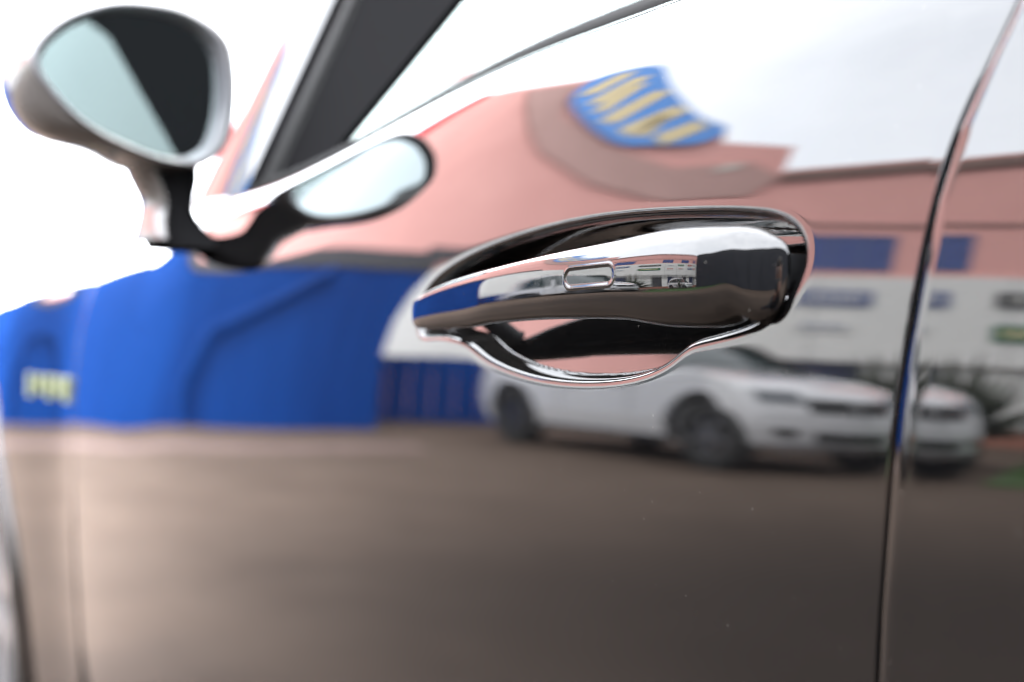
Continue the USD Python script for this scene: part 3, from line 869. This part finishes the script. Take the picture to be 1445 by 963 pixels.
def spiky(loc, label, seed, h=1.5, nl=60):
    r = np.random.default_rng(seed)
    t = thing('spiky_plant', label, 'plant', loc, group='spiky plants by the street wall')
    obj('stem', tube([(0, 0, 0), (.01, 0, .25), (0, .01, .42)], [.07, .06, .05], 10), M['spike'], t)
    for k in range(nl):
        az_ = r.uniform(0, 2 * np.pi); el = r.uniform(.25, 1.45); L = h * r.uniform(.55, .85)
        d = np.array([math.cos(az_) * math.cos(el), math.sin(az_) * math.cos(el), math.sin(el)])
        sd_ = np.array([-math.sin(az_), math.cos(az_), 0])
        nn = np.cross(d, sd_)
        v, f = [], []
        for q, w_ in ((0, .026), (.4, .044), (.75, .026), (1, .001)):
            c = np.array([0, 0, .38]) + d * L * q - np.array([0, 0, 1]) * .16 * L * q * q * math.cos(el)
            v += [c - sd_ * w_, c + nn * w_ * .35, c + sd_ * w_]
        for j in range(3):
            for b_ in range(2):
                a0 = j * 3 + b_
                f += [(a0, a0 + 1, a0 + 4), (a0, a0 + 4, a0 + 3)]
        obj('leaf', trimesh.Trimesh(np.array(v), np.array(f), process=False), M['spike'], t)
    return t


pol = lambda az_, D, z=0: (D * math.cos(math.radians(az_)), D * math.sin(math.radians(az_)), z)
spiky(pol(52.3, 11.8), 'tall grey green spiky plant just beyond the nose of the nearer white car', 3, 1.75, 170)
spiky(pol(66.5, 14.5), 'smaller spiky plant between the salmon building and the brick house', 5, 1.5, 60)

# ---- the white cars
SIDE = [(-2.10, .30), (-2.17, .55), (-2.17, .85), (-2.12, 1.05), (-2.02, 1.14), (-1.86, 1.42), (-1.66, 1.55), (-1.2, 1.60), (-.8, 1.63), (-.42, 1.61), (-.16, 1.55), (.50, 1.11), (1.30, 1.01), (1.70, .94), (1.93, .86), (2.02, .77), (2.09, .62), (2.10, .47), (2.04, .29), (1.80, .235), (-1.8, .235)]
HWB = 1.36


def warp(t):
    v = t.vertices.copy()
    v[:, 0] = np.where(v[:, 0] > 1.36, 1.36 + (v[:, 0] - 1.36) * .86, v[:, 0])
    x, y, z = v[:, 0].copy(), v[:, 1], v[:, 2]
    k = np.where(z > .98, 1 - .30 * np.clip((z - .98) / .64, 0, 1) ** 1.15, 1 - .05 * np.clip((.45 - z) / .2, 0, 1)) * (1 + .012 * np.sin(np.clip((z - .35) / .6, 0, 1) * np.pi))
    k = k * (1 - .13 * np.clip((x - 1.40) / .70, 0, 1) ** 2) * (1 - .09 * np.clip((-x - 1.5) / .67, 0, 1) ** 2)
    v[:, 0] = x - .26 * (y / .92) ** 2 * sm(1.1, 2.1, x) + .12 * (y / .92) ** 2 * sm(1.2, 2.1, -x) - .10 * (y / .92) ** 2 * sm(.98, 1.3, z) * sm(-.4, .1, x)
    v[:, 1] = y * k
    t.vertices = v
    return t


def fine(t, l=.08):
    q = m3.Manifold(m3.Mesh(np.asarray(t.vertices, np.float32), np.asarray(t.faces, np.uint32)))
    return tri(q.refine_to_length(l)) if q.num_tri() else t.subdivide_to_size(l)


def white_suv(label, loc, rotz, scale=1):
    t = thing('white_suv', label, 'car', loc, rotz, scale=scale)
    poly = Polygon(SIDE)
    for c in (-HWB, HWB):
        poly = poly.difference(shapely.Point(c, .345).buffer(.40))
    obj('body', warp(fine(prism(poly, -.92, .92))), M['suv_white'], t, smooth=42)
    obj('floor', bx(-1.9, 1.55, -.66, .66, .22, .6), M['car_dark'], t)
    for sgn in (-1, 1):
        a_, b_ = (.905, .938) if sgn > 0 else (-.938, -.905)
        for gp in ([(-1.78, 1.13), (-1.66, 1.38), (-1.30, 1.47), (-1.22, 1.13)], [(-1.17, 1.12), (-1.22, 1.475), (-.33, 1.525), (-.33, 1.11)], [(-.27, 1.11), (-.27, 1.527), (.02, 1.515), (.30, 1.42), (.80, 1.09)]):
            obj('side_window', warp(fine(prism(gp, a_, b_), .12)), M['car_glass'], t)
        for c in (-HWB, HWB):
            arch = shapely.Point(c, .345).buffer(.455).difference(shapely.Point(c, .345).buffer(.395)).intersection(shapely.box(c - .6, .26, c + .6, 1))
            obj('arch_cladding', warp(fine(prism(arch, a_ - .02 * sgn, b_), .12)), M['car_dark'], t)
            wheel(c, sgn * .80, .345, t, M['rubber'], M['rim'], R=.345, w=.22, side=sgn)
        obj('sill_cladding', warp(fine(prism([(-.90, .24), (.90, .24), (.90, .29), (-.90, .29)], a_, b_), .15)), M['car_dark'], t)
        y0, y1 = sorted((sgn * .50, sgn * .84))
        obj('headlight', warp(fine(prism([(1.97, .83), (2.06, .715), (2.08, .72), (1.985, .845)], y0, y1), .06)), M['lamp'], t)
        obj('fog_lamp_recess', warp(fine(prism([(2.098, .45), (2.08, .38), (2.095, .38), (2.112, .45)], *sorted((sgn * .58, sgn * .76))), .06)), M['car_dark'], t)
        obj('wing_mirror', tri(rbox(.22, .36, sgn * .98 - .10, sgn * .98 + .10, 1.06, 1.22, .04)), M['suv_white'], t, smooth=50)
        y0, y1 = sorted((sgn * .55, sgn * .86))
        obj('tail_light', warp(fine(prism([(-2.175, .85), (-2.125, 1.05), (-2.145, 1.05), (-2.195, .85)], y0, y1), .06)), M['red'], t)
        for x in (-.52, .46):
            obj('door_seam', warp(fine(prism([(x, .38), (x + .012, .38), (x + .012, 1.09), (x, 1.09)], sgn * .915 - .004, sgn * .915 + .009), .2)), M['car_dark'], t)
        for x in (-.46, -1.15):
            obj('door_handle', tri(rbox(x, x + .2, sgn * .94 - .015, sgn * .94 + .015, .93, .96, .012)), M['suv_white'], t)
    obj('windscreen', warp(fine(prism([(-.11, 1.525), (.48, 1.13), (.495, 1.142), (-.095, 1.538)], -.80, .80), .1)), M['car_glass'], t)
    obj('rear_window', warp(fine(prism([(-2.0, 1.17), (-1.87, 1.41), (-1.885, 1.42), (-2.015, 1.18)], -.72, .72), .1)), M['car_glass'], t)
    obj('grille', warp(fine(prism([(2.02, .765), (2.085, .63), (2.10, .635), (2.035, .775)], -.46, .46), .06)), M['car_dark'], t)
    obj('lower_intake', warp(fine(prism([(2.10, .42), (2.06, .33), (2.075, .33), (2.115, .42)], -.42, .42), .06)), M['car_dark'], t)
    obj('bumper_skid', warp(fine(prism([(2.05, .305), (1.97, .24), (1.99, .23), (2.07, .30)], -.7, .7), .08)), M['steel'], t)
    obj('emblem', tri(rbox(1.955, 2.0, -.05, .05, .66, .74, .02)), M['steel'], t)
    for sgn in (-1, 1):
        obj('roof_rail', tube([(-1.4, sgn * .62, 1.60), (-1.3, sgn * .62, 1.655), (-.6, sgn * .60, 1.67), (-.48, sgn * .60, 1.62)], .016, 8), M['car_dark'], t)
    return t


pf, pb = np.array([6.24, 5.90]), np.array([9.22, 5.92])
head = (pf - pb) / np.linalg.norm(pf - pb)
SC = float(np.linalg.norm(pf - pb) / (2 * HWB))
left = np.array([-head[1], head[0]])
mid_ = (pf + pb) / 2 - left * .91 * SC
white_suv('white crossover car parked opposite, nose and left side in view', (mid_[0], mid_[1], 0), math.atan2(head[1], head[0]), SC)
white_suv('second white car, farther off before the brick house', (6.2, 15.2, 0), math.radians(200))

# ---------------------------------------------------------------- the photographer, crouching behind the lens
def chain(bones, edge=.02, it=8):
    parts = [m3.Manifold.batch_hull([m3.Manifold.sphere(r, 20).translate(tuple(map(float, p))) for p, r in b]) for b in bones]
    q = m3.Manifold.batch_boolean(parts, m3.OpType.Add)
    t = tri(q.refine_to_length(edge))
    t.merge_vertices()
    trimesh.smoothing.filter_taubin(t, iterations=it)
    return t


BK, RG = -FW, RT
rel = lambda r, u, b: EYE + RG * r + BK * b + np.array([0, 0, u])
per = thing('person', 'crouching photographer in a black jacket, both hands on a camera', 'person')
neck, headc = rel(.0, -.13, .30), rel(.0, .0, .27)
shl, shr = rel(-.19, -.19, .31), rel(.19, -.19, .31)
ell, elr = rel(-.22, -.36, .12), rel(.25, -.37, .15)
hl, hr = rel(-.035, -.085, .075), rel(.095, -.045, .115)
hipl, hipr = rel(-.10, -.60, .52), rel(.10, -.60, .52)
knl, knr = rel(-.20, -.34, .20), rel(.20, -.62, .14)
anl, anr = rel(-.17, -.72, .40), rel(.16, -.70, .52)
obj('jacket', chain([[(rel(0, -.20, .32), .13), (rel(0, -.40, .42), .15)], [(rel(0, -.40, .42), .15), (rel(0, -.57, .52), .16)], [(shl, .075), (rel(0, -.19, .32), .10)], [(shr, .075), (rel(0, -.19, .32), .10)],
                     [(neck - [0, 0, .02], .068), (rel(0, -.20, .32), .11)], [(shl, .07), (ell, .052)], [(shr, .07), (elr, .052)], [(ell, .052), (ell + (hl - ell) * .75, .038)], [(elr, .052), (elr + (hr - elr) * .75, .038)]], .025), M['jacket'], per, smooth=True)
obj('trousers', chain([[(hipl, .115), (hipr, .115)], [(hipl, .10), (knl, .066)], [(hipr, .10), (knr, .066)], [(knl, .066), (anl, .045)], [(knr, .066), (anr, .045)]], .025), M['jeans'], per, smooth=True)
for an in (anl, anr):
    t_ = an * [1, 1, 0]
    obj('shoe', chain([[(t_ + BK * .05 + [0, 0, .05], .045), (t_ - BK * .16 + [0, 0, .035], .034)], [(t_ + BK * .03 + [0, 0, .09], .045), (t_ + BK * .05 + [0, 0, .05], .045)]], .015, 4), M['shoe'], per, smooth=True)
hd = chain([[(headc + [0, 0, .03], .092), (headc + BK * .03 + [0, 0, .03], .088)], [(headc - BK * .03 - [0, 0, .06], .06), (headc + [0, 0, .0], .085)], [(headc - BK * .045 - [0, 0, .095], .034), (headc - BK * .03 - [0, 0, .05], .055)],
            [(headc - BK * .088 + [0, 0, -.005], .012), (headc - BK * .108 - [0, 0, .035], .014)], [(headc + RG * .092 - [0, 0, .01], .016), (headc + RG * .095 + [0, 0, .02], .014)], [(headc - RG * .092 - [0, 0, .01], .016), (headc - RG * .095 + [0, 0, .02], .014)],
            [(neck - [0, 0, .01], .055), (headc + BK * .01 - [0, 0, .05], .058)]], .01, 5)
obj('head', hd, M['skin'], per, smooth=True)
obj('hair', chain([[(headc + BK * .025 + [0, 0, .055], .094), (headc + BK * .05 + [0, 0, .0], .085)], [(headc - BK * .03 + [0, 0, .085], .06), (headc + BK * .03 + [0, 0, .07], .09)]], .012, 4), M['hair'], per, smooth=True)


def hand(w, palm_to, finger_dir, curl_dir, thumb_dir, wrist_from):
    """Palm from wrist w to the knuckles, four unequal fingers that bend twice towards curl_dir, a thumb from the palm's side."""
    u = lambda v: np.array(v, float) / np.linalg.norm(v)
    palm_to, fd, cd, td = map(u, (palm_to, finger_dir, curl_dir, thumb_dir))
    side = u(np.cross(palm_to, cd))
    if side @ td < 0:
        side = -side
    bones = [[(wrist_from, .030), (w, .026)], [(w, .024), (w + palm_to * .055 + side * .026, .014), (w + palm_to * .055 - side * .030, .013)]]
    for k, (o, L) in enumerate(((.027, .072), (.009, .080), (-.010, .075), (-.028, .060))):
        a0 = w + palm_to * .062 + side * o
        d1, d2, d3 = u(fd + .15 * cd), u(fd + .9 * cd), u(.3 * fd + 1.2 * cd)
        p1 = a0 + d1 * L * .45; p2 = p1 + d2 * L * .32; p3 = p2 + d3 * L * .24
        bones += [[(w + palm_to * .045 + side * o * .8, .011), (a0, .0095)], [(a0, .0095), (p1, .0085)], [(p1, .0085), (p2, .008)], [(p2, .008), (p3, .007)]]
    t0 = w + palm_to * .012 + side * .026
    t1 = t0 + u(td + .5 * palm_to) * .036; t2 = t1 + u(td * .4 + palm_to + .4 * cd) * .03
    bones += [[(t0, .013), (t1, .011)], [(t1, .0105), (t2, .0085)]]
    return chain(bones, .004, 5)


obj('hand', hand(hl - [0, 0, .015], RG * .4 + FW * .3 + np.array([0, 0, .35]), RG * .5 + np.array([0, 0, .8]), np.array([0, 0, .6]) - RG * .0 + BK * .1, -RG + np.array([0, 0, .4]), ell + (hl - ell) * .80), M['skin'], per, smooth=True)
obj('hand', hand(hr - [0, 0, .01], FW * .6 + np.array([0, 0, .6]), FW * .5 - RG * .6, -RG * .8 - FW * .1, np.array([0, 0, .6]) + BK * .6, elr + (hr - elr) * .80), M['skin'], per, smooth=True)
cm = thing('camera_held', 'black camera with a short lens in the photographer\'s hands', 'camera')


def local(t):
    v = t.vertices
    t.vertices = EYE + RG * v[:, :1] + BK * v[:, 1:2] + np.array([0, 0, 1.]) * v[:, 2:3]
    return t


obj('camera_body', local(tri(rbox(-.062, .062, .095, .145, -.045, .035, .01))), M['car_dark'], cm, smooth=40)
obj('viewfinder_hump', local(tri(rbox(-.025, .025, .10, .155, .033, .062, .01))), M['car_dark'], cm, smooth=40)
obj('camera_grip', local(tri(rbox(.035, .070, .075, .14, -.044, .03, .012))), M['car_dark'], cm, smooth=40)
lens = [(r * math.cos(a_), y, r * math.sin(a_)) for r, y in ((.030, .022), (.034, .022), (.034, .05), (.036, .052), (.036, .075), (.033, .078), (.033, .097)) for a_ in np.linspace(0, 2 * np.pi, 40, endpoint=False)]
obj('lens_barrel', local(loft(np.array(lens).reshape(7, 40, 3))), M['rubber'], cm, smooth=40)
obj('lens_glass', local(loft(np.array([(r * math.cos(a_), y, r * math.sin(a_)) for r, y in ((.0295, .0215), (.02, .0195), (.008, .0185)) for a_ in np.linspace(0, 2 * np.pi, 32, endpoint=False)]).reshape(3, 32, 3))), M['dark_pane'], cm, smooth=60)
